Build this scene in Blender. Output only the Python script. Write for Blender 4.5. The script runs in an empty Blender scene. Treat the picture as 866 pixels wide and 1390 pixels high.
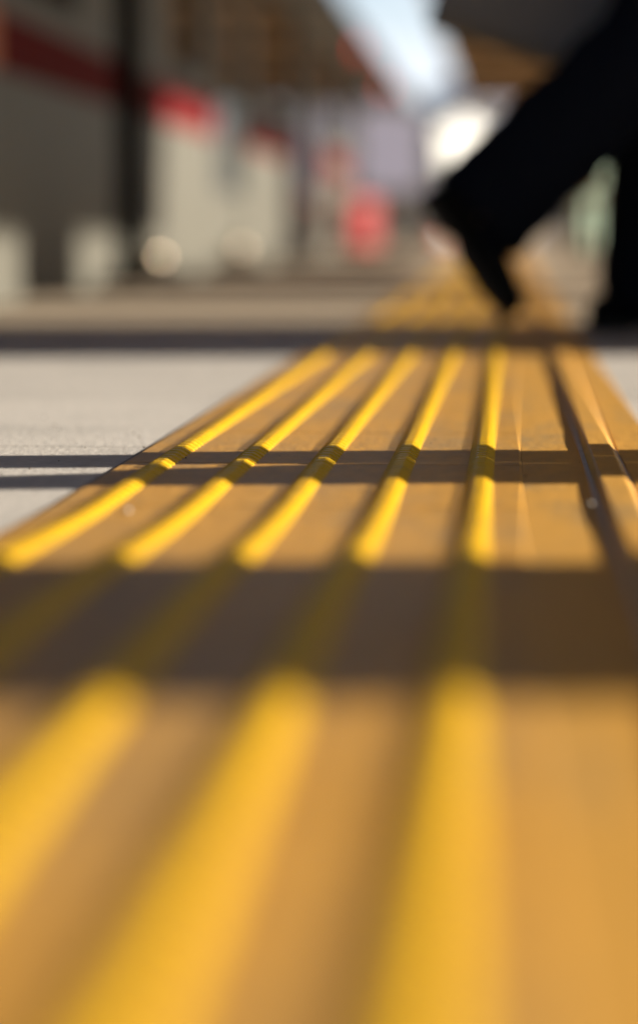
import bpy, bmesh, math, random
from mathutils import Vector, Matrix

random.seed(7)
R = math.radians
SC = bpy.context.scene
COL = SC.collection

# ------------------------------------------------------------------ camera frame
H = 0.20                                   # lens height above the platform
FPX = 85 / 24 * 866                        # focal length in photo pixels
PSI = math.asin(257 / 3102.0)              # yaw to the left of the strip
PITCH = math.asin(384 / 3102.0)
FWD = Vector((-math.sin(PSI), math.cos(PSI), 0))
RGT = Vector((math.cos(PSI), math.sin(PSI), 0))
ALPHA = PSI + R(4.0)                       # sun azimuth measured from +X towards +Y
SUNH = Vector((math.cos(ALPHA), math.sin(ALPHA), 0))
ELEV = R(17)
TE = math.tan(ELEV)


def along(F, s):
    """point at distance F ahead, then s metres towards the sun (plan)"""
    return FWD * F + SUNH * s


def zo(y):
    t = min(max((1.60 - y) / .62, 0), 1)
    return .0145 * t * t * (3 - 2 * t)


# ------------------------------------------------------------------ helpers
class MB:
    def __init__(self):
        self.v = []
        self.f = []

    def add(self, vs, fs):
        n = len(self.v)
        self.v += [tuple(p) for p in vs]
        self.f += [tuple(i + n for i in f) for f in fs]
        return self

    def box(self, x0, x1, y0, y1, z0, z1, m=None):
        vs = [Vector((x, y, z)) for z in (z0, z1) for y in (y0, y1) for x in (x0, x1)]
        if m is not None:
            vs = [m @ p for p in vs]
        return self.add(vs, [(0, 2, 3, 1), (4, 5, 7, 6), (0, 1, 5, 4), (2, 6, 7, 3), (0, 4, 6, 2), (1, 3, 7, 5)])

    def loft(self, rings, closed=True, cap=True):
        n = len(rings[0])
        vs = [p for r in rings for p in r]
        fs = []
        for i in range(len(rings) - 1):
            for j in range(n if closed else n - 1):
                k = (j + 1) % n
                fs.append((i * n + j, i * n + k, (i + 1) * n + k, (i + 1) * n + j))
        if cap and closed:
            fs.append(tuple(reversed(range(n))))
            fs.append(tuple((len(rings) - 1) * n + j for j in range(n)))
        return self.add(vs, fs)

    def tube(self, pts, rad, n=10, cap=True):
        pts = [Vector(p) for p in pts]
        rads = rad if isinstance(rad, (list, tuple)) else [rad] * len(pts)
        rings = []
        up = None
        for i, p in enumerate(pts):
            d = (pts[min(i + 1, len(pts) - 1)] - pts[max(i - 1, 0)]).normalized()
            if up is None:
                up = Vector((0, 0, 1)) if abs(d.z) < .9 else Vector((1, 0, 0))
            a = d.cross(up).normalized()
            b = a.cross(d).normalized()
            up = b
            rings.append([p + (a * math.cos(t) + b * math.sin(t)) * rads[i] for t in [2 * math.pi * k / n for k in range(n)]])
        return self.loft(rings, True, cap)

    def capsule(self, p, q, r0, r1, n=14):
        p, q = Vector(p), Vector(q)
        d = (q - p).normalized()
        pts, rs = [], []
        for k in range(1, 5):
            t = R(90) * k / 4.0
            pts.append(p - d * r0 * math.cos(t)); rs.append(r0 * math.sin(t))
        for k in range(4, 0, -1):
            t = R(90) * k / 4.0
            pts.append(q + d * r1 * math.cos(t)); rs.append(r1 * math.sin(t))
        # drop duplicates when p == q
        return self.tube(pts, rs, n)

    def ball(self, c, rx, ry=None, rz=None, n=16, m=10, M=None):
        ry = rx if ry is None else ry
        rz = rx if rz is None else rz
        c = Vector(c)
        rings = []
        for i in range(m + 1):
            t = math.pi * (i + .02) / (m + .04)
            ring = []
            for j in range(n):
                a = 2 * math.pi * j / n
                p = Vector((rx * math.sin(t) * math.cos(a), ry * math.sin(t) * math.sin(a), -rz * math.cos(t)))
                if M is not None:
                    p = M @ p
                ring.append(c + p)
            rings.append(ring)
        return self.loft(rings)

    def build(self, name, mat=None, parent=None, loc=None, rotz=None, smooth=False, bevel=0, world=False):
        me = bpy.data.meshes.new(name)
        me.from_pydata(self.v, [], self.f)
        bm = bmesh.new(); bm.from_mesh(me)
        bmesh.ops.recalc_face_normals(bm, faces=bm.faces[:])
        bm.to_mesh(me); bm.free()
        o = bpy.data.objects.new(name, me)
        COL.objects.link(o)
        if mat:
            me.materials.append(mat)
        if smooth:
            for p in me.polygons:
                p.use_smooth = True
        if parent is not None:
            o.parent = parent
        if loc is not None:
            o.location = loc
        if rotz is not None:
            o.rotation_euler.z = rotz
        if bevel:
            b = o.modifiers.new('Bevel', 'BEVEL'); b.width = bevel; b.segments = 2; b.limit_method = 'ANGLE'; b.angle_limit = R(40)
        return o


def remesh(mb, name, voxel, mat, parent, smooth_it=4, wrinkle=None, scale=.06):
    """fuse overlapping limbs into one skin"""
    o = mb.build(name, None)
    m = o.modifiers.new('Remesh', 'REMESH'); m.mode = 'VOXEL'; m.voxel_size = voxel; m.use_smooth_shade = True
    s = o.modifiers.new('Smooth', 'SMOOTH'); s.iterations = smooth_it; s.factor = .5
    if wrinkle:
        t = bpy.data.textures.new(name + '_folds', 'CLOUDS'); t.noise_scale = scale; t.noise_depth = 2
        d = o.modifiers.new('Folds', 'DISPLACE'); d.texture = t; d.strength = wrinkle; d.mid_level = .5; d.texture_coords = 'LOCAL'
    dg = bpy.context.evaluated_depsgraph_get()
    me = bpy.data.meshes.new_from_object(o.evaluated_get(dg))
    me.name = name
    old = o.data
    o.modifiers.clear()
    o.data = me
    bpy.data.meshes.remove(old)
    me.materials.clear(); me.materials.append(mat)
    for p in me.polygons:
        p.use_smooth = True
    if parent is not None:
        o.parent = parent
    return o


def tag(o, label=None, cat=None, group=None, kind=None):
    if label: o['label'] = label
    if cat: o['category'] = cat
    if group: o['group'] = group
    if kind: o['kind'] = kind
    return o


def thing(name, loc, label, cat, rotz=0, group=None):
    o = bpy.data.objects.new(name, None)
    COL.objects.link(o)
    o.location = loc
    o.rotation_euler.z = rotz
    return tag(o, label, cat, group)


def copy_tree(o, parent=None):
    c = o.copy(); COL.objects.link(c)
    if parent is not None:
        c.parent = parent
    for ch in list(o.children):
        copy_tree(ch, c)
    return c


# ------------------------------------------------------------------ materials
def mat(name, color, rough=.6, metal=0.0, var=.12, scale=8.0, bump=0.0, bscale=60.0, stretch=(1, 1, 1), spec=.5,
        dirt=None, dirt_scale=3.0, dirt_lo=.45, dirt_hi=.7):
    m = bpy.data.materials.new(name); m.use_nodes = True
    nt = m.node_tree; N = nt.nodes; L = nt.links
    b = N['Principled BSDF']
    b.inputs['Roughness'].default_value = rough
    b.inputs['Metallic'].default_value = metal
    b.inputs['Specular IOR Level'].default_value = spec
    tc = N.new('ShaderNodeTexCoord')
    mp = N.new('ShaderNodeMapping'); mp.inputs['Scale'].default_value = stretch
    L.new(tc.outputs['Object'], mp.inputs['Vector'])
    nz = N.new('ShaderNodeTexNoise'); nz.inputs['Scale'].default_value = scale; nz.inputs['Detail'].default_value = 6
    nz.inputs['Roughness'].default_value = .65
    L.new(mp.outputs['Vector'], nz.inputs['Vector'])
    rp = N.new('ShaderNodeValToRGB')
    c = Vector(color)
    rp.color_ramp.elements[0].position = .28; rp.color_ramp.elements[0].color = (*(c * (1 - var)), 1)
    rp.color_ramp.elements[1].position = .72; rp.color_ramp.elements[1].color = (*(c * (1 + var)), 1)
    L.new(nz.outputs['Fac'], rp.inputs['Fac'])
    out = rp.outputs['Color']
    if dirt is not None:
        n2 = N.new('ShaderNodeTexNoise'); n2.inputs['Scale'].default_value = dirt_scale; n2.inputs['Detail'].default_value = 8
        n2.inputs['Roughness'].default_value = .7
        L.new(mp.outputs['Vector'], n2.inputs['Vector'])
        mr = N.new('ShaderNodeMapRange'); mr.inputs['From Min'].default_value = dirt_lo; mr.inputs['From Max'].default_value = dirt_hi
        L.new(n2.outputs['Fac'], mr.inputs['Value'])
        mx = N.new('ShaderNodeMix'); mx.data_type = 'RGBA'
        L.new(mr.outputs['Result'], mx.inputs['Factor']); L.new(out, mx.inputs['A'])
        mx.inputs['B'].default_value = (*dirt, 1)
        out = mx.outputs['Result']
    L.new(out, b.inputs['Base Color'])
    if bump:
        n3 = N.new('ShaderNodeTexNoise'); n3.inputs['Scale'].default_value = bscale; n3.inputs['Detail'].default_value = 5
        L.new(mp.outputs['Vector'], n3.inputs['Vector'])
        bp = N.new('ShaderNodeBump'); bp.inputs['Strength'].default_value = bump; bp.inputs['Distance'].default_value = .002
        L.new(n3.outputs['Fac'], bp.inputs['Height']); L.new(bp.outputs['Normal'], b.inputs['Normal'])
    return m


def paving_mat(name):
    """light concrete slabs, 0.30 m, with dark joints, grit and stains"""
    m = mat(name, (.52, .475, .42), .7, 0, .22, 90, .6, 160, dirt=(.30, .28, .25), dirt_scale=5, dirt_lo=.48, dirt_hi=.85)
    nt = m.node_tree; N = nt.nodes; L = nt.links
    b = N['Principled BSDF']
    src = b.inputs['Base Color'].links[0].from_socket
    tc = [n for n in N if n.type == 'TEX_COORD'][0]
    br = N.new('ShaderNodeTexBrick'); br.offset = .0
    br.inputs['Scale'].default_value = 1.0
    br.inputs['Mortar Size'].default_value = .0025; br.inputs['Mortar Smooth'].default_value = .3
    br.inputs['Brick Width'].default_value = .60; br.inputs['Row Height'].default_value = .60
    br.inputs['Color1'].default_value = (1, 1, 1, 1); br.inputs['Color2'].default_value = (.9, .9, .9, 1)
    br.inputs['Mortar'].default_value = (.45, .43, .4, 1)
    mp2 = N.new('ShaderNodeMapping'); mp2.inputs['Location'].default_value = (.330, -.27, 0)
    L.new(tc.outputs['Object'], mp2.inputs['Vector']); L.new(mp2.outputs['Vector'], br.inputs['Vector'])
    mx = N.new('ShaderNodeMix'); mx.data_type = 'RGBA'; mx.blend_type = 'MULTIPLY'; mx.inputs['Factor'].default_value = 1
    L.new(src, mx.inputs['A']); L.new(br.outputs['Color'], mx.inputs['B'])
    L.new(mx.outputs['Result'], b.inputs['Base Color'])
    return m


M = {}
M['paving'] = paving_mat('paving_slabs')
M['tan_paving'] = mat('tan_paving', (.40, .315, .215), .75, 0, .16, 3, .4, 60, stretch=(.3, 2.2, 1), dirt=(.26, .20, .14), dirt_scale=1.1, dirt_lo=.46, dirt_hi=.66)  # crosswise dirt streaks also stand in for broken bands of shade
M['ballast'] = mat('ballast', (.16, .14, .12), .9, 0, .4, 18, .8, 30)
M['yellow_flat'] = mat('worn_yellow_plate', (.50, .248, .034), .48, 0, .18, 70, .4, 160, stretch=(1, .4, 1), spec=.65,
                       dirt=(.30, .185, .072), dirt_scale=8, dirt_lo=.45, dirt_hi=.72)
M['yellow_bar'] = mat('yellow_bar', (.70, .41, .006), .40, 0, .07, 40, .2, 200, dirt=(.42, .23, .04), dirt_scale=28, dirt_lo=.54, dirt_hi=.80)
M['yellow_edge'] = mat('yellow_edging', (.54, .275, .045), .5, 0, .12, 60, .3, 160, stretch=(1, .3, 1),
                       dirt=(.27, .19, .09), dirt_scale=12, dirt_lo=.5, dirt_hi=.75)
M['steel'] = mat('brushed_steel', (.135, .127, .102), .5, .3, .06, 5, .03, 90, stretch=(1, .1, 1))
M['steel_dark'] = mat('dull_roof_steel', (.11, .095, .08), .6, .3, .1, 5)
M['red_band'] = mat('red_band', (.125, .007, .009), .75, 0, .05, 5, spec=.1)
M['orange_band'] = mat('orange_band', (.60, .16, .02), .45, 0, .05, 5)
M['rubber'] = mat('black_rubber', (.006, .006, .006), .9, 0, .2, 20, .2, 80, spec=.1)
M['iron'] = mat('dark_iron', (.06, .055, .05), .6, .4, .2, 20)
M['chrome'] = mat('polished_chrome', (.50, .40, .28), .25, 1, .02, 5)
M['car_floor'] = mat('car_floor', (.12, .11, .10), .6, 0, .1, 20)
M['car_inside'] = mat('car_interior', (.55, .52, .47), .5, 0, .04, 6)
M['seat_cloth'] = mat('seat_cloth', (.05, .10, .07), .9, 0, .15, 60, .2, 200)
M['lamp_red'] = bpy.data.materials.new('red_lamp_lens'); M['lamp_red'].use_nodes = True
_b = M['lamp_red'].node_tree.nodes['Principled BSDF']
_b.inputs['Base Color'].default_value = (.6, .01, .01, 1); _b.inputs['Emission Color'].default_value = (1, .03, .02, 1)
_b.inputs['Emission Strength'].default_value = .8
M['glass'] = mat('dark_glass', (.015, .018, .022), .06, 0, .05, 3, spec=.8)
M['suit'] = mat('navy_suit', (.005, .0065, .012), .85, 0, .15, 300, .15, 600, spec=.05)
M['shirt'] = mat('white_shirt', (.7, .7, .7), .8, 0, .03, 60)
M['skin'] = mat('skin', (.46, .28, .19), .5, 0, .06, 30, .1, 150)
M['hair'] = mat('black_hair', (.012, .010, .009), .45, 0, .3, 120, .6, 260, stretch=(1, 1, .15))
M['leather'] = mat('black_leather', (.004, .004, .004), .6, 0, .2, 60, .25, 220, spec=.1)
M['sole'] = mat('shoe_sole', (.018, .016, .014), .75, 0, .2, 60)
M['bag'] = mat('dark_brown_bag', (.22, .195, .178), .65, 0, .12, 90, .3, 260)
M['green_paint'] = mat('pale_green_paint', (.46, .62, .48), .5, 0, .05, 12, .1, 60)
M['brown_wood'] = mat('brown_ceiling_boards', (.76, .54, .34), .65, 0, .2, 6, .1, 40, stretch=(4, .3, 1))
M['beam'] = mat('brown_beam', (.17, .11, .07), .6, 0, .1, 10)
M['roof_sheet'] = mat('roof_sheet', (.25, .25, .25), .6, .3, .1, 8)
M['red_shell'] = mat('red_plastic', (.42, .018, .016), .5, 0, .05, 8)
M['cone_red'] = mat('cone_plastic', (.62, .10, .06), .5, 0, .06, 8)
M['white_band'] = mat('white_reflective', (.8, .8, .8), .4, 0, .03, 8)
M['board'] = mat('grey_board', (.30, .29, .27), .6, 0, .1, 8)
M['wood'] = mat('weathered_timber', (.26, .18, .11), .75, 0, .25, 10, .2, 50, stretch=(6, 6, .5))
M['white_wall'] = mat('white_render', (.80, .78, .74), .8, 0, .04, 2)
M['lilac_wall'] = mat('lilac_grey_render', (.60, .58, .68), .8, 0, .06, 1)
M['lilac_board'] = mat('lilac_board', (.16, .155, .23), .6, 0, .08, 6)
M['tan_wall'] = mat('tan_render', (.42, .33, .25), .8, 0, .06, 1)
M['tile_roof'] = mat('grey_roof', (.20, .20, .22), .7, 0, .1, 4)
M['pebble'] = mat('pebble', (.55, .50, .43), .6, 0, .2, 200)
M['grit'] = mat('grit', (.14, .11, .08), .8, 0, .4, 300)
M['vend_white'] = mat('vending_white', (.70, .70, .70), .4, 0, .03, 6)

# ------------------------------------------------------------------ setting
m = MB(); m.add([(-600, -300, -1.25), (600, -300, -1.25), (600, 900, -1.25), (-600, 900, -1.25)], [(0, 1, 2, 3)])
tag(m.build('ground', M['ballast']), 'dark ballast ground below the platforms', kind='structure')

m = MB()
SW = [.98 + .04 * k for k in range(17)]
m.loft([[Vector((-1.40, y, -1.20)), Vector((9.5, y, -1.20)), Vector((9.5, y, zo(y))), Vector((-1.40, y, zo(y)))] for y in [-8] + SW + [4.75, 95]])
tag(m.build('platform', M['paving']), 'pale concrete slab platform crossed by long shadows', kind='structure')

m = MB(); m.add([(-1.39, 4.75, .004), (9.4, 4.75, .004), (9.4, 94.9, .004), (-1.39, 94.9, .004)], [(0, 1, 2, 3)])
m.v = [(x, y, .0006) for x, y, z in m.v]
tag(m.build('pavement', M['tan_paving']), 'tan paving beyond the walker, streaked with shade', kind='structure')

# ---- tactile guiding strip
Y0, Y1 = -.6, 60.0
strip = thing('tactile_strip', (0, 0, 0), 'wide yellow tactile guiding strip with five raised bars running down the platform', 'tactile paving')
m = MB()
L_, R_ = -.327, .0135
prof = [(L_, .0003), (L_ + .0012, .0022), (R_ - .0022, .0022), (R_, .0009)]
rings = []
y = 1.612 - .30 * 7
JOINTS = []
while y < 12:
    JOINTS.append(y)
    for dy, dz in ((-.0022, 0), (-.0010, -.0012), (.0010, -.0012), (.0022, 0)):
        rings.append([Vector((x, y + dy, max(z + dz, .0002))) for x, z in prof])
    y += .30
for y in SW:
    rings.append([Vector((x, y + .003, z)) for x, z in prof])
rings.append([Vector((x, Y0, z)) for x, z in prof])
rings.sort(key=lambda r: r[0].y)
for r in rings:
    for p in r: p.z += zo(p.y)
rings.append([Vector((x, Y1, z)) for x, z in prof])
m.loft(rings)
m.build('base_plate', M['yellow_flat'], strip)


def bar(xc, name, parent, ridge_to=9.0):
    m = MB()
    rings = []
    hb, ht, hh = .0108, .0042, .0052

    def ring(y, k, w):
        z0 = .0015
        pts = [(-hb * w, z0), (-hb * w * .97, .0032), (-ht * w - .0008, .0022 + hh * k - .0006), (-ht * w + .0012, .0022 + hh * k),
               (ht * w - .0012, .0022 + hh * k), (ht * w + .0008, .0022 + hh * k - .0006), (hb * w * .97, .0032), (hb * w, z0)]
        return [Vector((xc + x, y, z)) for x, z in pts]
    y = Y0
    p = .0200
    while y < ridge_to:
        j = random.uniform(-.0006, .0006)
        a = 1 + random.uniform(-.05, .04)
        rings += [ring(y + .0010 + j, .46, .74), ring(y + .0070 + j, .48, .74), ring(y + .0092 + j, 1.0 * a, 1.05), ring(y + .0180 + j, 1.0 * a, 1.03)]
        y += p
    for r in rings:
        for q in r: q.z += zo(q.y)
    rings.append(ring(y + .002, .95, 1))
    rings.append(ring(Y1, .95, 1))
    m.loft(rings)
    return m.build(name, M['yellow_bar'], parent)


for k in range(5):
    bar(-.2915 + .0677 * k, 'raised_bar', strip)

# ---- edging strip on the right with its raised rib
edging = thing('edging_strip', (0, 0, 0), 'narrow yellow edging strip with one flat topped rib, right of the five bars', 'tactile paving')
m = MB()
prof = [(.0136, .0002), (.0139, .0011), (.0640, .0012), (.0660, .0002)]
m.loft([[Vector((x, y, z + zo(y))) for x, z in prof] for y in [Y0] + SW + [Y1]])
m.build('flange', M['yellow_edge'], edging)
m = MB()
prof = [(.0700, .0002), (.0735, .0064), (.0750, .0072), (.0925, .0072), (.0942, .0066), (.0990, .0012), (.1000, .0002)]
rings = []
y = Y0
while y < 12:
    j = random.uniform(-.0004, .0004)
    rings.append([Vector((x, y, max(z + (j if z > .005 else 0), .0002) + zo(y))) for x, z in prof]); y += .06
rings.append([Vector((x, Y1, z)) for x, z in prof])
m.loft(rings)
m.build('rib', M['yellow_edge'], edging)
m = MB()
prof = [(.1010, .0002), (.1020, .0014), (.1370, .0014), (.1385, .0002)]
m.loft([[Vector((x, y, z + zo(y))) for x, z in prof] for y in [Y0] + SW + [Y1]])
m.build('flange', M['yellow_edge'], edging)


def gp(px, py):
    """ground point under a photo pixel"""
    F = FPX * H / (py - 311.0)
    return FWD * F + RGT * ((px - 433) / FPX * F * 1.008)


# ---- pebbles
def pebble(px, py, r, label, dx=0):
    p = gp(px, py)
    m = MB()
    m.ball((0, 0, r * .55), r, r * .8, r * .6, 10, 7)
    for i, v in enumerate(m.v):
        q = Vector(v); q *= 1 + random.uniform(-.12, .12); m.v[i] = tuple(q)
    o = m.build('pebble', M['pebble'], smooth=True, loc=(p.x, p.y, .0018 + zo(p.y)))
    tag(o, label, 'pebble', 'pebbles on the yellow strips')


pebble(801, 689, .0028, 'pale pebble lying in the dark groove beside the edging rib')
pebble(172, 698, .0030, 'tiny pale pebble lying between the two leftmost raised bars')

# ------------------------------------------------------------------ train
XS = -1.45


def car_shell(m, y0, y1, holes):
    """near side wall with openings, curved roof, far side and ends"""
    ys = sorted({y0, y1, *[h[0] for h in holes], *[h[1] for h in holes]})
    zs = sorted({-.12, 1.95, *[h[2] for h in holes], *[h[3] for h in holes]})
    t = .05
    for i in range(len(ys) - 1):
        for j in range(len(zs) - 1):
            a, b, c, d = ys[i], ys[i + 1], zs[j], zs[j + 1]
            cy, cz = (a + b) / 2, (c + d) / 2
            if any(h[0] < cy < h[1] and h[2] < cz < h[3] for h in holes):
                continue
            m.add([(XS, a, c), (XS, b, c), (XS, b, d), (XS, a, d)], [(0, 1, 2, 3)])
            m.add([(XS - t, a, c), (XS - t, b, c), (XS - t, b, d), (XS - t, a, d)], [(3, 2, 1, 0)])
    for h in holes:                                   # reveals
        a, b, c, d = h[:4]
        for (p, q, r, s) in (((a, c), (b, c)) + ((b, c), (a, c)), ):
            pass
        m.add([(XS, a, c), (XS, b, c), (XS - t, b, c), (XS - t, a, c)], [(0, 1, 2, 3)])
        m.add([(XS, a, d), (XS, b, d), (XS - t, b, d), (XS - t, a, d)], [(3, 2, 1, 0)])
        m.add([(XS, a, c), (XS, a, d), (XS - t, a, d), (XS - t, a, c)], [(0, 1, 2, 3)])
        m.add([(XS, b, c), (XS, b, d), (XS - t, b, d), (XS - t, b, c)], [(3, 2, 1, 0)])
    # far wall, floor, ends
    m.add([(XS - 2.8, y0, -.12), (XS - 2.8, y1, -.12), (XS - 2.8, y1, 1.95), (XS - 2.8, y0, 1.95)], [(0, 1, 2, 3)])
    m.add([(XS, y0, -.12), (XS, y1, -.12), (XS - 2.8, y1, -.12), (XS - 2.8, y0, -.12)], [(0, 1, 2, 3)])
    for y in (y0, y1):
        m.add([(XS, y, -.12), (XS - 2.8, y, -.12), (XS - 2.8, y, 1.95), (XS, y, 1.95)], [(0, 1, 2, 3)])


def train_car(y0, y1, label, first_door=2.9, orange=None, glints=(), lamps=()):
    car = thing('train_car', (XS - 1.4, (y0 + y1) / 2, -1.2), label, 'train car', group='cars of the train standing at the platform')
    off = -car.location
    doors, wins, holes = [], [], []
    n = 4
    pitch = (y1 - y0 - 2 * first_door) / (n - 1)
    for k in range(n):
        c = y0 + first_door + pitch * k
        doors.append((c - .65, c + .65, .0, 1.86))
        if k < n - 1:
            wins.append((c + 1.10, c + pitch - 1.10, .92, 1.66))
    wins.append((y0 + .75, y0 + first_door - 1.15, .92, 1.66))
    wins.append((y1 - first_door + 1.15, y1 - .75, .92, 1.66))
    holes = doors + wins
    m = MB(); car_shell(m, y0, y1, holes)
    b = m.build('body', M['steel'], car, loc=off)
    # roof
    m = MB()
    pr = [(XS, 1.951), (XS - .03, 2.12), (XS - .11, 2.32), (XS - .24, 2.47), (XS - .42, 2.58), (XS - .9, 2.66), (XS - 1.4, 2.68)]
    pr = pr + [(2 * (XS - 1.4) - x, z) for x, z in reversed(pr[:-1])]
    m.loft([[Vector((x, y, z)) for x, z in pr] for y in (y0, y1)], closed=True)
    rf = m.build('roof', M['steel_dark'], car, loc=off)
    m = MB()
    for k in range(2):
        yc = y0 + (y1 - y0) * (.3 + .4 * k)
        m2 = MB(); m2.box(XS - 2.2, XS - .6, yc - 1.2, yc + 1.2, 2.665, 2.90)
        m2.build('air_conditioner', M['steel_dark'], rf, bevel=.05)
    # red band, split by the doors and ends
    ys = [y0 + .02] + [v for d in doors for v in (d[0] - .05, d[1] + .05)] + [y1 - .02]
    for i in range(0, len(ys), 2):
        a, c = ys[i], ys[i + 1]
        if orange and a < orange < c:
            m = MB(); m.box(XS + .0005, XS + .003, a, orange, .655, .825); m.build('orange_band', M['orange_band'], car, loc=off)
            a = orange
        m = MB(); m.box(XS + .0005, XS + .003, a, c, .655, .825)
        m.build('red_band', M['red_band'], car, loc=off)
    # windows
    for (a, c, d, e) in wins:
        m = MB(); m.box(XS - .030, XS - .022, a + .03, c - .03, d + .03, e - .03)
        w = m.build('window', M['glass'], car, loc=off)
        m = MB()
        for (p, q, r, s) in ((a, c, d, d + .03), (a, c, e - .03, e), (a, a + .03, d + .03, e - .03), (c - .03, c, d + .03, e - .03)):
            m.box(XS - .034, XS + .004, p + .001, q - .001, r + .001, s - .001)
        m.build('frame', M['rubber'], w)
    # sliding doors, each leaf with a tall dark pane
    for i, (a, c, d, e) in enumerate(doors):
        mid = (a + c) / 2
        for p, q in ((a + .004, mid - .003), (mid + .003, c - .004)):
            m = MB(); m.box(XS - .044, XS - .016, p, q, .012, e - .006)
            lf = m.build('door_leaf', M['steel'], car, loc=off)
            m = MB(); m.box(XS - .0155, XS - .012, p + .07, q - .07, .40, 1.66)
            m.build('door_window', M['glass'], lf)
        m = MB(); m.box(XS - .06, XS + .035, a + .01, c - .01, -.03, .008)
        m.build('door_sill', M['steel'], car, loc=off, bevel=.004)
        m = MB(); m.box(XS + .001, XS + .03, (a + c) / 2 - .09, (a + c) / 2 + .09, 1.885, 1.935)
        lp = m.build('lamp_housing', M['iron'], car, loc=off)
    # interior
    m = MB(); m.box(XS - 2.74, XS - .06, y0 + .05, y1 - .05, -.10, -.002)
    m.build('car_floor', M['car_floor'], car, loc=off)
    m = MB(); m.box(XS - 2.79, XS - 2.75, y0 + .05, y1 - .05, .0, 1.95)
    m.build('inner_wall', M['car_inside'], car, loc=off)
    for k in range(n - 1):
        a = doors[k][1] + .25; c = doors[k + 1][0] - .25
        m = MB(); m.box(XS - 2.74, XS - 2.30, a, c, .28, .42); m.box(XS - 2.74, XS - 2.62, a, c, .42, .95)
        m.build('bench_seat', M['seat_cloth'], car, loc=off, bevel=.03)
    # under frame and bogies (below platform level)
    m = MB(); m.box(XS - 2.6, XS - .2, y0 + .3, y1 - .3, -.42, -.14)
    m.build('underframe', M['iron'], car, loc=off)
    for yc in (y0 + 3.2, y1 - 3.2):
        m = MB(); m.box(XS - 2.3, XS - .5, yc - 1.3, yc + 1.3, -.72, -.43)
        bg = m.build('bogie', M['iron'], car, loc=off)
        for dy in (-1.0, 1.0):
            for x in (XS - .85, XS - 2.05):
                m = MB(); m.tube([(x - .06, yc + dy, -.81), (x + .06, yc + dy, -.81)], .42, 20)
                m.build('wheel', M['iron'], bg)
    for (y, z, r) in glints:
        m = MB(); m.ball((XS + .02, y, z), r, r, r, 24, 16)
        m.build('glint_ball', M['chrome'], car, loc=off, smooth=True)  # polished ball added only to catch the sun as a bright disc
    for (y, z) in lamps:
        m = MB(); m.ball((XS + .012, y, z), .03, .055, .07, 16, 10)
        m.build('side_lamp', M['lamp_red'], car, loc=off, smooth=True)
    for y, sg in ((y0, -1), (y1, 1)):
        m = MB(); m.box(XS - 2.74, XS - .004, y + sg * .002, y + sg * .03, -.11, 2.0) if sg > 0 else m.box(XS - 2.74, XS - .004, y - .03, y - .002, -.11, 2.0)
        m.build('end_shade_panel', M['rubber'], car, loc=off)  # black sheet over the car end, standing in for shade in the gap
    return car


CA1, CB0 = 8.36, 9.02
train_car(CA1 - 20, CA1, 'nearest silver train car with red waist band, mostly in shade at the left edge', orange=6.42)
train_car(CB0, CB0 + 20, 'sunlit silver train car with red band just beyond the black gap between cars', first_door=2.88,
          glints=((9.12, .085, .047), (11.95, .10, .050)), lamps=((21.8, 1.92), (26.6, 1.86)))
train_car(CB0 + 20.66, CB0 + 40.66, 'farthest shaded train car running back towards the pale buildings')
for yy, lab in ((CA1, 'black pleated gangway bellows filling the gap behind the nearest train car'), (CB0 + 20, 'black pleated gangway bellows between the two farther train cars')):
    m = MB()
    rings = []
    for k in range(13):
        w = .0 if k % 2 else .05
        y = yy + .004 + (.65) * k / 12
        x0, x1, z0, z1 = XS - .20 - w, XS - 2.60 + w, -.05, 2.35 - w
        rings.append([Vector((x0, y, z0)), Vector((x0, y, z1)), Vector((x1, y, z1)), Vector((x1, y, z0))])
    m.loft(rings)
    tag(m.build('gangway_bellows', M['rubber']), lab, 'gangway', 'gangway bellows between train cars')

# ------------------------------------------------------------------ canopy and its columns
can = thing('platform_canopy', (2.5, 28, 0), 'long brown boarded platform canopy overhead beside the train', 'canopy')
m = MB()
ZC = 3.0
def eave(zt):
    return (ZC - zt) / TE + XS        # eave that lets the sun reach height zt on the train


def sh(y, zt):
    return y + (eave(zt) - XS) * math.tan(ALPHA)


outline = [(-1.0, 3.4), (.75, 3.4), (.75, -7.0), (eave(.22), -7.0), (eave(.22), sh(9.45, .22)), (eave(.80), sh(9.6, .80)), (eave(.80), sh(11.6, .80)), (eave(.72), sh(11.7, .72)), (eave(.72), sh(14.6, .72)),  # near wing unseen, added to block right-hand sky; eave steps shape train shade
           (eave(.1), sh(14.9, .1)), (eave(.1), sh(18.0, .1)), (eave(1.3), sh(18.3, 1.3)), (eave(1.3), sh(22.4, 1.3)), (eave(.05), sh(22.6, .05)), (eave(.05), 51), (-1.0, 51)]
n = len(outline)
m.add([(x - 2.5, y - 28, ZC) for x, y in outline] + [(x - 2.5, y - 28, ZC + .05) for x, y in outline],
      [tuple(range(n)), tuple(reversed(range(n, 2 * n)))] + [(i, (i + 1) % n, n + (i + 1) % n, n + i) for i in range(n)])
m.build('ceiling_boards', M['brown_wood'], can)
m = MB()
m.add([(x - 2.5, y - 28, ZC + .055) for x, y in outline] + [(x - 2.5, y - 28, ZC + .20) for x, y in outline],
      [tuple(range(n)), tuple(reversed(range(n, 2 * n)))] + [(i, (i + 1) % n, n + (i + 1) % n, n + i) for i in range(n)])
m.build('roof', M['roof_sheet'], can)
y = -5.2
while y < 51:
    m = MB(); m.box(-3.45 if y > 3.4 else -1.70, 2.3, y - 28 - .06, y - 28 + .06, ZC - .20, ZC - .002)
    m.build('beam', M['beam'], can)
    y += 4.4


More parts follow.
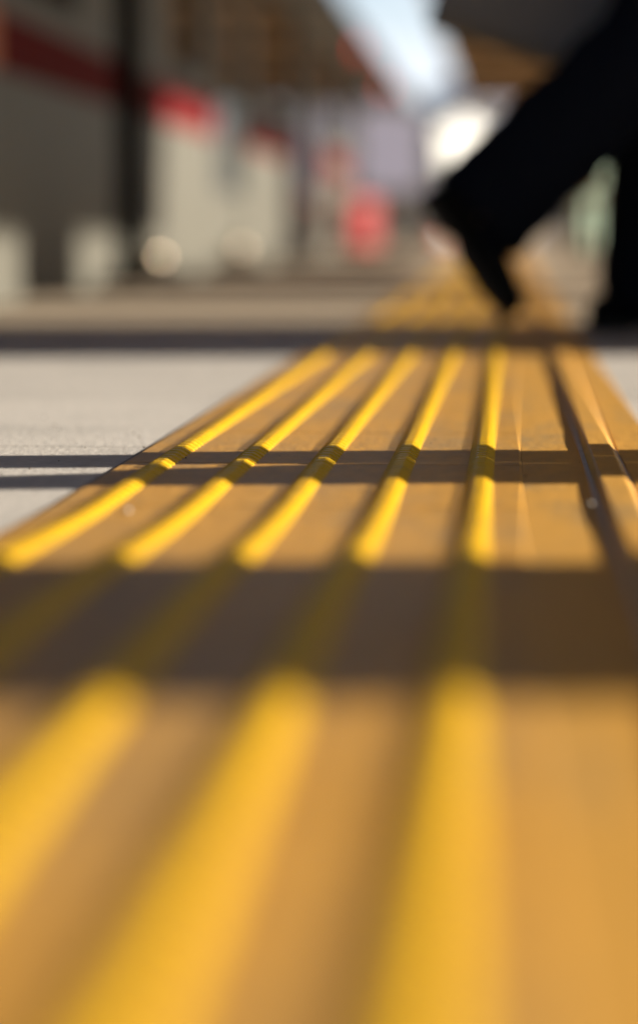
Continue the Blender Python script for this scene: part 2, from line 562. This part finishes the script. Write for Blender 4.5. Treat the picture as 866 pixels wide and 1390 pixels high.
def column(x, y, label, w=.32):  # unseen columns, placed for the shadow bands they throw
    c = thing('unseen_column', (x, y, 0), label, 'column', group='unseen pale green columns')
    m = MB(); m.box(-w / 2, w / 2, -w / 2, w / 2, .02, ZC - .203)
    m.build('shaft', M['green_paint'], c, bevel=.012)
    m = MB(); m.box(-w / 2 - .06, w / 2 + .06, -w / 2 - .06, w / 2 + .06, .0, .02)
    bp = m.build('base_plate', M['green_paint'], c)
    for sx in (-1, 1):
        for sy in (-1, 1):
            m = MB(); m.tube([(sx * (w / 2 + .035), sy * (w / 2 + .035), .02), (sx * (w / 2 + .035), sy * (w / 2 + .035), .045)], .012, 6)
            m.build('bolt', M['iron'], bp)
    return c


column(2.6, 9.4, 'unseen pale green square column added right of the platform for its shadow band', .32)
c1 = [o for o in COL.objects if o.name.startswith('unseen_column')][0]
for yy in (6.35, 15.4, 21.4, 33.4, 45.4):  # nearest copy added only for a shadow streak on the tan paving
    c = copy_tree(c1); c.location = (2.6, yy, 0)
    c['label'] = 'unseen pale green square column added right of the platform for its shadow band'
t = thing('cabinet', (.98, 24.0, 0), 'pale green metal cabinet seen between the walker\'s two legs', 'cabinet', R(32))
m = MB(); m.box(-.24, .24, -.09, .09, .04, 1.0); cb = m.build('cabinet_body', M['green_paint'], t, bevel=.01)
for sx in (-1, 1):
    m = MB(); m.box(sx * .12 - .112, sx * .12 + .112, -.100, -.091, .08, .96); d = m.build('door', M['green_paint'], t, bevel=.003)
    m = MB(); m.box(sx * .03 - .008, sx * .03 + .008, -.118, -.101, .50, .60); m.build('handle', M['iron'], d)
    m = MB(); m.box(sx * .18 - .03, sx * .18 + .03, -.07, .07, 0, .04); m.build('foot', M['iron'], t)

# ------------------------------------------------------------------ unseen right-hand things, added to throw the shadow bands
RZ = PSI
# unseen broad post, added to throw the band across the near bars
p = along(1.081, 1.75)
t = thing('unseen_column', (p.x, p.y, 0), 'unseen pale green column added so that its shadow crosses the nearest bars', 'column', RZ, 'unseen pale green columns')
m = MB(); m.box(-.13, .13, -.205, .205, .02, 2.79); m.build('shaft', M['green_paint'], t, bevel=.006)
m = MB(); m.box(-.2, .2, -.23, .23, 0, .02); m.build('base_plate', M['green_paint'], t)

# unseen shadow caster, added: an upright post with a slanted-cornered panel next to it
S2 = 1.60
p = along(1.895, S2)
t = thing('shadow_board', (p.x, p.y, 0), 'unseen timber post and slant-edged board added to throw a slit shadow', 'notice board', RZ)
dz = math.tan(ELEV)
m = MB(); m.box(-.03, .03, .028, .135, 0, 1.9); m.build('post', M['wood'], t)
m = MB()
poly = [(-.135, .02), (.024, .02), (.024, 1.57 * TE), (-.055, 1.57 * TE + .115), (-.055, 1.9), (-.135, 1.9)]
m.add([(-.012, y, z) for y, z in poly] + [(.012, y, z) for y, z in poly],
      [tuple(range(6)), tuple(reversed(range(6, 12)))] + [(i, (i + 1) % 6, 6 + (i + 1) % 6, 6 + i) for i in range(6)])
m.build('panel', M['wood'], t)

# unseen vending machines further on, added to cast bands of shade
def vending(F, s_, w, label):
    p = along(F, s_)
    t = thing('unseen_vending_machine', (p.x, p.y, 0), label, 'unseen vending machine', RZ)
    h = w / 2
    m = MB(); m.box(-.35, .35, -h, h, .06, 1.83); m.build('cabinet', M['vend_white'], t, bevel=.015)
    m = MB(); m.box(-.362, -.352, -h + .06, h - .06, .85, 1.72); m.build('display_window', M['glass'], t)
    m = MB(); m.box(-.362, -.352, -h + .14, h - .14, .22, .42); m.build('dispenser_flap', M['rubber'], t)
    for sx in (-.28, .28):
        for sy in (-h + .1, h - .1):
            m = MB(); m.box(sx - .03, sx + .03, sy - .03, sy + .03, 0, .06); m.build('foot', M['iron'], t)


vending(7.30, 3.6, .85, 'unseen narrow white vending machine added on the right to cast a shadow band')
vending(4.30, 2.3, 1.34, 'unseen wide white vending machine added beside the walker to cast the shadow they step through')


def bench(F, s_, label):  # unseen benches, added to darken the far paving with their shadows
    p = along(F, s_)
    t = thing('unseen_bench', (p.x, p.y, 0), label, 'bench', 0)
    m = MB()
    for k in range(4): m.box(-.22 + .11 * k, -.13 + .11 * k, -1.15, 1.15, .42, .45)
    m.build('seat', M['wood'], t)
    m = MB()
    m.box(.23, .255, -1.15, 1.15, .47, .80)
    m.build('backrest', M['wood'], t)
    for y in (-.95, .95):
        m = MB(); m.box(-.20, .25, y - .025, y + .025, 0, .025); m.box(-.20, -.16, y - .025, y + .025, .025, .418); m.box(.20, .229, y - .025, y + .025, .025, .79)
        m.build('leg', M['iron'], t)


bench(9.3, 1.55, 'unseen timber bench added to shade the far paving, nearest of three on the right')
bench(12.3, 1.75, 'unseen timber bench added to shade the far paving, middle one of three on the right')
bench(15.6, 1.9, 'unseen timber bench added to shade the far paving, farthest of three on the right')

# pale board standing by the train
t = thing('notice_stand', (-1.10, 21.3, 0), 'pale lilac notice board on legs standing behind the red suitcase', 'notice board', R(30))
m = MB(); m.box(-.34, .34, -.015, .015, .58, 1.32); bd = m.build('panel', M['lilac_board'], t)
m = MB()
for q in ((-.36, .36, .555, .579), (-.36, .36, 1.321, 1.345)): m.box(q[0], q[1], -.02, .02, q[2], q[3])
for q in ((-.36, -.341), (.341, .36)): m.box(q[0], q[1], -.02, .02, .58, 1.32)
m.build('frame', M['steel'], bd)
for sx in (-.30, .30):
    m = MB(); m.box(sx - .015, sx + .015, -.012, .012, .03, .553); m.box(sx - .02, sx + .02, -.22, .22, 0, .03); m.build('leg', M['iron'], t)

# fine grit lying about
m = MB()
for k in range(420):
    F = random.uniform(1.0, 3.4); x = random.uniform(-.75, .3)
    r = random.choice((.0003, .0004, .0005, .0007, .0010))
    y = F
    if abs(((x + .2915 + .0338) % .0677) - .0338) < .012 and -.327 < x < .0:
        continue
    zz = zo(y) + (.0023 if -.325 < x < .012 else .0012)
    m.ball((x, y, zz + r * .4), r * random.uniform(.8, 1.5), r * random.uniform(.8, 1.5), r * .7, 6, 4)
tag(m.build('grit', M['grit'], smooth=True), 'fine dark grit scattered over the strip and paving', kind='stuff')

# ------------------------------------------------------------------ things standing by the train far off
def suitcase(x, y, label):
    t = thing('suitcase', (x, y, 0), label, 'suitcase', R(42))
    m = MB(); m.box(-.155, .155, -.12, .12, .05, .47); sh = m.build('shell', M['red_shell'], t, bevel=.045)
    for k in range(5):
        m = MB(); m.box(-.13 + .06 * k, -.11 + .06 * k, -.127, -.118, .10, .42); m.build('groove_rib', M['red_shell'], sh, bevel=.003)
    m = MB(); m.tube([(-.07, 0, .46), (-.07, 0, .52), (.07, 0, .52), (.07, 0, .46)], .012, 8); m.build('carry_handle', M['rubber'], t)
    for sx in (-.14, .14):
        for sy in (-.09, .09):
            m = MB(); m.tube([(sx - .015, sy, .028), (sx + .015, sy, .028)], .028, 12)
            m.build('wheel', M['rubber'], t)
            m = MB(); m.box(sx - .012, sx + .012, sy - .012, sy + .012, .05, .062); m.build('castor', M['iron'], t)
    return t


suitcase(-1.27, 19.3, 'bright red hard shell suitcase standing on the platform beside the train')


def cone(x, y, label, h=.62):
    t = thing('traffic_cone', (x, y, 0), label, 'traffic cone')
    m = MB(); m.box(-.18, .18, -.18, .18, 0, .03); m.build('base', M['cone_red'], t, bevel=.008)
    m = MB(); m.tube([(0, 0, .03), (0, 0, h)], [.135, .03], 20); m.build('cone_body', M['cone_red'], t)
    m = MB(); m.tube([(0, 0, .30), (0, 0, .40)], [.105 * .86 + .004, .087 * .86 - .006], 20, cap=False)
    m.build('white_sleeve', M['white_band'], t)


cone(-1.05, 34.5, 'small faded red traffic cone far down the platform behind the walker\'s raised heel')

# ------------------------------------------------------------------ unseen fence, added to block low sky light from the right
t = thing('unseen_fence', (9.2, 20, 0), 'unseen dark boarded fence added along the far right edge to block low sky light', 'fence')
y = -26
while y < 60:
    m = MB(); m.box(-.05, .05, y - .05, y + .05, 0, 1.75); m.build('post', M['iron'], t)
    m = MB()
    for k in range(7): m.box(-.045 - .012, -.045 + .004 - .012, y + .052, y + 3.948, .08 + .235 * k, .08 + .235 * k + .225)
    m.build('boarding', M['beam'], t)
    y += 4.0

# ------------------------------------------------------------------ far buildings
def house(name, loc, rotz, w, d, h, wallm, roofm, label, wins=(), gable=True, cat='building'):
    t = thing(name, loc, label, cat, rotz)
    m = MB(); m.box(-w / 2, w / 2, -d / 2, d / 2, 0, h)
    if gable:
        m.add([(-w / 2, -d / 2, h), (w / 2, -d / 2, h), (0, -d / 2, h + w * .22), (-w / 2, d / 2, h), (w / 2, d / 2, h), (0, d / 2, h + w * .22)],
              [(0, 1, 2), (3, 5, 4)])
    m.build('wall', wallm, t)
    m = MB()
    if gable:
        for s in (-1, 1):
            e = .35
            m.add([(s * (w / 2 + e), -d / 2 - e, h - e * .44 + .03), (0, -d / 2 - e, h + w * .22 + .03), (0, d / 2 + e, h + w * .22 + .03), (s * (w / 2 + e), d / 2 + e, h - e * .44 + .03),
                   (s * (w / 2 + e), -d / 2 - e, h - e * .44 + .2), (0, -d / 2 - e, h + w * .22 + .2), (0, d / 2 + e, h + w * .22 + .2), (s * (w / 2 + e), d / 2 + e, h - e * .44 + .2)],
                  [(0, 1, 2, 3), (7, 6, 5, 4), (0, 4, 5, 1), (2, 6, 7, 3), (0, 3, 7, 4)])
    else:
        m.box(-w / 2 - .2, w / 2 + .2, -d / 2 - .2, d / 2 + .2, h + .003, h + .4)
    m.build('roof', roofm, t)
    for (x, z, ww, hh) in wins:
        m = MB(); m.box(x - ww / 2, x + ww / 2, -d / 2 - .06, -d / 2 - .004, z, z + hh)
        wo = m.build('window', M['glass'], t)
        m = MB(); m.box(x - ww / 2 - .08, x + ww / 2 + .08, -d / 2 - .12, -d / 2 - .004, z - .1, z - .005); m.build('sill', M['white_wall'], wo)
    return t


# ------------------------------------------------------------------ the walker
W0 = gp(690, 454.2)
walker = thing('person', (W0.x, W0.y, 0), 'person in a black suit striding across the strip, trailing foot lifted, bag in hand', 'person', PSI)


def V(x, y, z):
    return Vector((x, y, z))


# joints (x = walking direction, y = away from the camera)
hipS, kneeS, ankS = V(.335, .09, .93), V(.305, .10, .50), V(.280, .11, .09)
hipT, kneeT, ankT = V(.345, -.09, .93), V(.235, -.10, .505), V(-.055, -.10, .222)
shL, shR = V(.39, .20, 1.43), V(.39, -.20, 1.43)
elL, wrL = V(.29, .27, 1.15), V(.185, .30, .985)
elR, wrR = V(.44, -.27, 1.15), V(.62, -.25, 1.02)
neck, head = V(.40, 0, 1.50), V(.43, 0, 1.66)

body = MB()
body.capsule(hipS, kneeS, .075, .052); body.capsule(kneeS, ankS, .050, .036)
body.capsule(hipT, kneeT, .075, .052); body.capsule(kneeT, ankT, .050, .036)
body.capsule(ankS, ankS + V(.08, 0, -.055), .034, .02)
fT = V(.515, 0, -.857)
body.capsule(ankT, V(-.068, -.10, .13), .034, .020)
body.capsule(hipS, hipT, .10, .10)
body.capsule(V(.35, 0, .95), V(.375, 0, 1.20), .12, .125); body.capsule(V(.375, 0, 1.2), V(.385, 0, 1.38), .125, .12)
body.capsule(shL, shR, .058, .058)
for a, b, c in ((shL, elL, wrL), (shR, elR, wrR)):
    body.capsule(a, b, .05, .038); body.capsule(b, c, .038, .026)
body.capsule(V(.39, 0, 1.42), V(.415, 0, 1.58), .06, .055)
# head: skull, jaw, nose, ears, brow
body.ball(V(.42, 0, 1.685), .098, .076, .11, 20, 14)
body.ball(V(.455, 0, 1.628), .062, .055, .066, 18, 12)
body.ball(V(.518, 0, 1.662), .016, .013, .026); body.ball(V(.528, 0, 1.650), .014, .014, .011)
body.ball(V(.512, 0, 1.620), .010, .025, .006); body.ball(V(.510, 0, 1.610), .010, .022, .006)
body.ball(V(.498, 0, 1.586), .018, .022, .018)
for s in (-1, 1):
    body.ball(V(.415, s * .078, 1.665), .018, .010, .030)
    body.ball(V(.503, s * .032, 1.700), .014, .024, .008)


def hand(mb, wrist, d, palm_n, side, curl):
    """palm plus four unequal bent fingers and a thumb; d = pointing direction, palm_n = palm facing"""
    d = d.normalized(); pn = (palm_n - d * palm_n.dot(d)).normalized(); ax = d.cross(pn).normalized() * side
    knuck = wrist + d * .088
    mb.capsule(wrist, wrist + d * .03, .024, .026)
    for k in range(4):
        mb.capsule(wrist + d * .022 + ax * (.020 * (k - 1.5) * .7), knuck + ax * (.0205 * (k - 1.5)), .014, .0115, 10)
    lens = [(.040, .024, .019), (.045, .028, .021), (.042, .026, .020), (.033, .020, .017)]
    for k in range(4):
        p = knuck + ax * (.0205 * (k - 1.5)); ang = R(12)
        for j, ln in enumerate(lens[k]):
            ang += R(curl[j])
            q = p + (d * math.cos(ang) + pn * math.sin(ang)) * ln
            mb.capsule(p, q, .0088 - .0008 * j, .0082 - .0008 * j, 10)
            p = q
    p = wrist + d * .028 - ax * .024 + pn * .004
    for ln, dirv, r in ((.036, (d * .65 - ax * .65 + pn * .40), .012), (.028, (d * .75 - ax * .15 + pn * .65), .0105), (.022, (d * .70 + ax * .15 + pn * .70), .0095)):
        q = p + dirv.normalized() * ln
        mb.capsule(p, q, r, r * .92, 10); p = q


dL = (V(.150, .305, .90) - wrL)
hand(body, wrL, dL, V(-.1, -1, .1), 1, (62, 78, 55))
hand(body, wrR, V(.9, .05, -.35), V(0, 1, -.2), -1, (22, 30, 20))
bo = remesh(body, 'body', .0048, M['skin'], walker, 3)
# eyes
M['eye'] = mat('eye', (.75, .73, .70), .25, 0, .02, 20); M['iris'] = mat('iris', (.03, .02, .015), .2, 0, .1, 80)
for s in (-1, 1):
    m = MB(); m.ball(V(.497, s * .032, 1.680), .0125, .0125, .0125, 16, 10)
    e = m.build('eye', M['eye'], walker, smooth=True)
    m = MB(); m.ball(V(.5065, s * .032, 1.680), .0042, .0058, .0058, 12, 8)
    m.build('iris', M['iris'], e, smooth=True)
hr = MB()
hr.ball(V(.405, 0, 1.715), .105, .084, .095, 20, 14); hr.ball(V(.365, 0, 1.665), .062, .076, .09, 18, 12)
hr.ball(V(.475, -.02, 1.772), .042, .05, .026); hr.ball(V(.43, .06, 1.73), .06, .028, .05); hr.ball(V(.43, -.06, 1.73), .06, .028, .05)
remesh(hr, 'hair', .008, M['hair'], walker, 3, .012, .02)

# trousers
tr = MB()
tr.capsule(hipS + V(0, 0, .02), kneeS, .105, .092); tr.capsule(kneeS, ankS + V(.0, 0, .01), .094, .102, 18)
up = V(-.713, 0, .70) * .014
tr.capsule(hipT + V(0, 0, .02), kneeT, .105, .093); tr.capsule(kneeT + up, ankT + up - V(.0, 0, .0), .104, .104, 18)
tr.capsule(hipS, hipT, .115, .115); tr.capsule(V(.35, 0, .95), V(.36, 0, 1.04), .135, .135)


def cut_ends(o, planes):
    bm = bmesh.new(); bm.from_mesh(o.data)
    for co, no, rad in planes:
        geo = [f for f in bm.faces if (f.calc_center_median() - co).length < rad]
        es = {e for f in geo for e in f.edges}; vs = {v for f in geo for v in f.verts}
        bmesh.ops.bisect_plane(bm, geom=list(geo) + list(es) + list(vs), plane_co=co, plane_no=no, clear_outer=True)
    bm.to_mesh(o.data); bm.free()
    for p in o.data.polygons:
        p.use_smooth = True


to = remesh(tr, 'trousers', .010, M['suit'], walker, 5, .020, .07)
dirT = (ankT - kneeT).normalized()
cut_ends(to, [(ankS + V(0, 0, -.048), V(0, 0, -1), .26), (ankT + dirT * .012, dirT, .26)])
sd = to.modifiers.new('Solidify', 'SOLIDIFY'); sd.thickness = .004; sd.offset = -1

# jacket
jk = MB()
jk.capsule(V(.352, 0, .93), V(.37, 0, 1.18), .150, .142); jk.capsule(V(.37, 0, 1.18), V(.385, 0, 1.36), .142, .130)
jk.capsule(V(.355, .07, .90), V(.38, .09, 1.34), .105, .10); jk.capsule(V(.355, -.07, .90), V(.38, -.09, 1.34), .105, .10)
jk.capsule(shL, shR, .072, .072)
for a, b, c in ((shL, elL, wrL), (shR, elR, wrR)):
    jk.capsule(a, b, .066, .056); jk.capsule(b, b.lerp(c, .93), .056, .046)
jo = remesh(jk, 'jacket', .010, M['suit'], walker, 4, .014, .06)
cut_ends(jo, [(V(.352, 0, .83), V(0, 0, -1), .5)])
sd = jo.modifiers.new('Solidify', 'SOLIDIFY'); sd.thickness = .004; sd.offset = -1
m = MB()
m.tube([(.403, 0, 1.485), (.408, 0, 1.535)], [.070, .064], 20, cap=False)
c = m.build('shirt_collar', M['shirt'], walker, smooth=True)
sd = c.modifiers.new('Solidify', 'SOLIDIFY'); sd.thickness = .004


# shoes: x heel->toe, z up from the sole
def shoe(heel, pitch, label=None):
    Mx = Matrix.Translation(heel) @ Matrix.Rotation(pitch, 4, 'Y')
    secs = [(-.004, .018, .050), (.004, .028, .072), (.03, .034, .082), (.065, .034, .090), (.10, .036, .104), (.135, .041, .098),
            (.175, .046, .084), (.215, .046, .076), (.245, .042, .070), (.266, .032, .060), (.278, .018, .044)]
    rings = []
    for x, hw, hh in secs:
        ring = []
        for k in range(20):
            a = 2 * math.pi * k / 20
            ca, sa = math.cos(a), math.sin(a)
            yy = hw * math.copysign(abs(ca) ** .75, ca)
            zz = .016 + (hh - .016) * (.5 + .5 * math.copysign(abs(sa) ** .75, sa))
            if sa > 0: yy *= 1 - .35 * sa
            ring.append(Mx @ Vector((x, yy, zz)))
        rings.append(ring)
    m = MB(); m.loft(rings)
    u = m.build('shoe', M['leather'], walker, smooth=True)
    s = u.modifiers.new('Subdivision', 'SUBSURF'); s.levels = 1; s.render_levels = 2
    out = [(x, hw + .003) for x, hw, hh in secs]
    loop = [(x, y) for x, y in out] + [(x, -y) for x, y in reversed(out)]
    n = len(loop)

    def lift(x):
        return .012 if .07 < x < .11 else (.008 if x >= .24 else .0)
    m = MB()
    m.add([Mx @ Vector((x, y, .0 + lift(x))) for x, y in loop] + [Mx @ Vector((x, y, .0185)) for x, y in loop],
          [tuple(range(n)), tuple(reversed(range(n, 2 * n)))] + [(i, (i + 1) % n, n + (i + 1) % n, n + i) for i in range(n)])
    m.build('sole', M['sole'], u)
    # heel block
    return u


shoe(V(.160, .11, 0), 0)
# trailing: heel point such that the toe tip hangs near (0, .047)
shoe(V(-.180, -.10, .256), R(56))
for a, b in ((ankS + V(0, 0, .10), ankS + V(.01, 0, -.03)), (ankT - dirT * .10, ankT + fT * .05 + V(-.02, 0, -.0))):
    m = MB(); m.capsule(a, b, .054, .047, 18)
    m.build('sock', M['suit'], walker, smooth=True)

# ------------------------------------------------------------------ bag, held in the far hand
BT = R(18)
bag = thing('briefcase', (W0.x, W0.y, 0), 'dark brown soft briefcase hanging tilted from the walker\'s far hand', 'bag', PSI)
BM = Matrix.Translation(Vector((-.150, .30, .606))) @ Matrix.Rotation(BT, 4, 'Y')


def bagbox(x0, x1, y0, y1, z0, z1, name, mt, parent, bev):
    mm = MB(); mm.box(x0, x1, y0, y1, z0, z1)
    o = mm.build(name, mt, parent, bevel=bev)
    o.matrix_local = BM if parent is bag else Matrix.Identity(4)
    return o


bb = bagbox(0, .40, -.05, .05, 0, .29, 'bag_body', M['bag'], bag, .014)
bagbox(.03, .37, -.062, -.0505, .02, .19, 'front_pocket', M['bag'], bb, .005)
m = MB(); m.tube([(.012, -.052, .284), (.388, -.052, .284)], .003, 6); m.build('zip', M['iron'], bb)
for s in (-.028, .028):
    m = MB(); m.tube([(.12, s, .285), (.125, s, .34), (.145, s * .6, .375), (.20, s * .35, .385), (.255, s * .6, .375), (.275, s, .34), (.28, s, .285)], .008, 10)
    h = m.build('handle', M['leather'], bag, smooth=True); h.matrix_local = BM

# ------------------------------------------------------------------ far buildings
house('white_building', (-3.6, 88, -1.25), R(46), 3.4, 6.0, 5.2, M['white_wall'], M['tile_roof'],
      'bright white gabled building glaring in the sun at the end of the platform', wins=((-1.2, 2.5, .9, 1.2),))
house('apartment_building', (-7.5, 118, -1.25), R(30), 7, 8, 6.5, M['lilac_wall'], M['tile_roof'],
      'pale lilac grey flat roofed block far behind the train', wins=[(-2.2 + 2.2 * i, 1.6 + 2.4 * j, 1.0, 1.2) for i in range(3) for j in range(2)], gable=False)
house('apartment_building', (.6, 126, -1.25), R(20), 7.5, 8, 9.0, M['lilac_wall'], M['tile_roof'],
      'taller pale lilac building closing the view beyond the end of the canopy', wins=[(-2.6 + 1.7 * i, 1.8 + 2.4 * j, .9, 1.2) for i in range(4) for j in range(3)], gable=False)
house('station_building', (6.2, 104, -1.25), R(-8), 9, 8, 5.2, M['tan_wall'], M['tile_roof'],
      'low tan building beyond the canopy on the right', wins=[(-3 + 2 * i, 2.4, 1.0, 1.2) for i in range(4)], gable=True)

# ------------------------------------------------------------------ light
world = bpy.data.worlds.new('World'); SC.world = world; world.use_nodes = True
nt = world.node_tree
bg = nt.nodes['Background']
sky = nt.nodes.new('ShaderNodeTexSky'); sky.sky_type = 'NISHITA'; sky.sun_disc = False
sky.sun_elevation = ELEV
# sky rotation: 0 = +Y, clockwise towards +X
sky.sun_rotation = math.pi / 2 - ALPHA
sky.air_density = 1.0; sky.dust_density = .5; sky.ozone_density = 2.5
tc = nt.nodes.new('ShaderNodeTexCoord')
sp = nt.nodes.new('ShaderNodeSeparateXYZ'); nt.links.new(tc.outputs['Generated'], sp.inputs['Vector'])
el = nt.nodes.new('ShaderNodeMapRange'); el.inputs['From Min'].default_value = .16; el.inputs['From Max'].default_value = .03
nt.links.new(sp.outputs['Z'], el.inputs['Value'])
cn = nt.nodes.new('ShaderNodeTexNoise'); cn.inputs['Scale'].default_value = 7; cn.inputs['Detail'].default_value = 6
cm = nt.nodes.new('ShaderNodeMapping'); cm.inputs['Scale'].default_value = (1, 1, 3.5)
nt.links.new(tc.outputs['Generated'], cm.inputs['Vector']); nt.links.new(cm.outputs['Vector'], cn.inputs['Vector'])
cr = nt.nodes.new('ShaderNodeMapRange'); cr.inputs['From Min'].default_value = .30; cr.inputs['From Max'].default_value = .60
nt.links.new(cn.outputs['Fac'], cr.inputs['Value'])
mu = nt.nodes.new('ShaderNodeMath'); mu.operation = 'MULTIPLY'
fw = nt.nodes.new('ShaderNodeMapRange'); fw.inputs['From Min'].default_value = .80; fw.inputs['From Max'].default_value = .95
nt.links.new(sp.outputs['Y'], fw.inputs['Value'])
mf = nt.nodes.new('ShaderNodeMath'); mf.operation = 'MULTIPLY'
nt.links.new(el.outputs['Result'], mu.inputs[0]); nt.links.new(cr.outputs['Result'], mu.inputs[1])
mx = nt.nodes.new('ShaderNodeMix'); mx.data_type = 'RGBA'
nt.links.new(mu.outputs['Value'], mf.inputs[0]); nt.links.new(fw.outputs['Result'], mf.inputs[1])
nt.links.new(mf.outputs['Value'], mx.inputs['Factor']); nt.links.new(sky.outputs['Color'], mx.inputs['A'])
mx.inputs['B'].default_value = (8.0, 8.3, 9.2, 1)            # low white cloud bank
nt.links.new(mx.outputs['Result'], bg.inputs['Color'])
bg.inputs['Strength'].default_value = .060

sl = bpy.data.lights.new('Sun', 'SUN'); sl.energy = 5.0; sl.angle = R(.5); sl.color = (1, .92, .79)
so = bpy.data.objects.new('Sun', sl); COL.objects.link(so)
tosun = Vector((math.cos(ALPHA) * math.cos(ELEV), math.sin(ALPHA) * math.cos(ELEV), math.sin(ELEV)))
so.rotation_euler = tosun.to_track_quat('Z', 'Y').to_euler()
so.location = tosun * 30

# ------------------------------------------------------------------ camera
cd = bpy.data.cameras.new('Camera'); cd.lens = 85; cd.sensor_fit = 'HORIZONTAL'; cd.sensor_width = 24
cd.clip_start = .02; cd.clip_end = 2000
co = bpy.data.objects.new('Camera', cd); COL.objects.link(co)
co.location = (0, 0, H)
w = Vector((FWD.x * math.cos(PITCH), FWD.y * math.cos(PITCH), -math.sin(PITCH)))
co.rotation_euler = w.to_track_quat('-Z', 'Y').to_euler()
cd.dof.use_dof = True
fp = gp(560, 622); cd.dof.focus_distance = (Vector((fp.x, fp.y, 0)) - co.location).dot(w)
cd.dof.aperture_fstop = 1.85
SC.camera = co

SC.view_settings.view_transform = 'Standard'
SC.view_settings.look = 'None'
SC.view_settings.gamma = 1
SC.view_settings.exposure = 1.36
SC.render.engine = 'CYCLES'
SC.cycles.use_denoising = True
SC.cycles.max_bounces = 8
SC.cycles.sample_clamp_indirect = 6
SC.cycles.caustics_reflective = False
SC.cycles.caustics_refractive = False
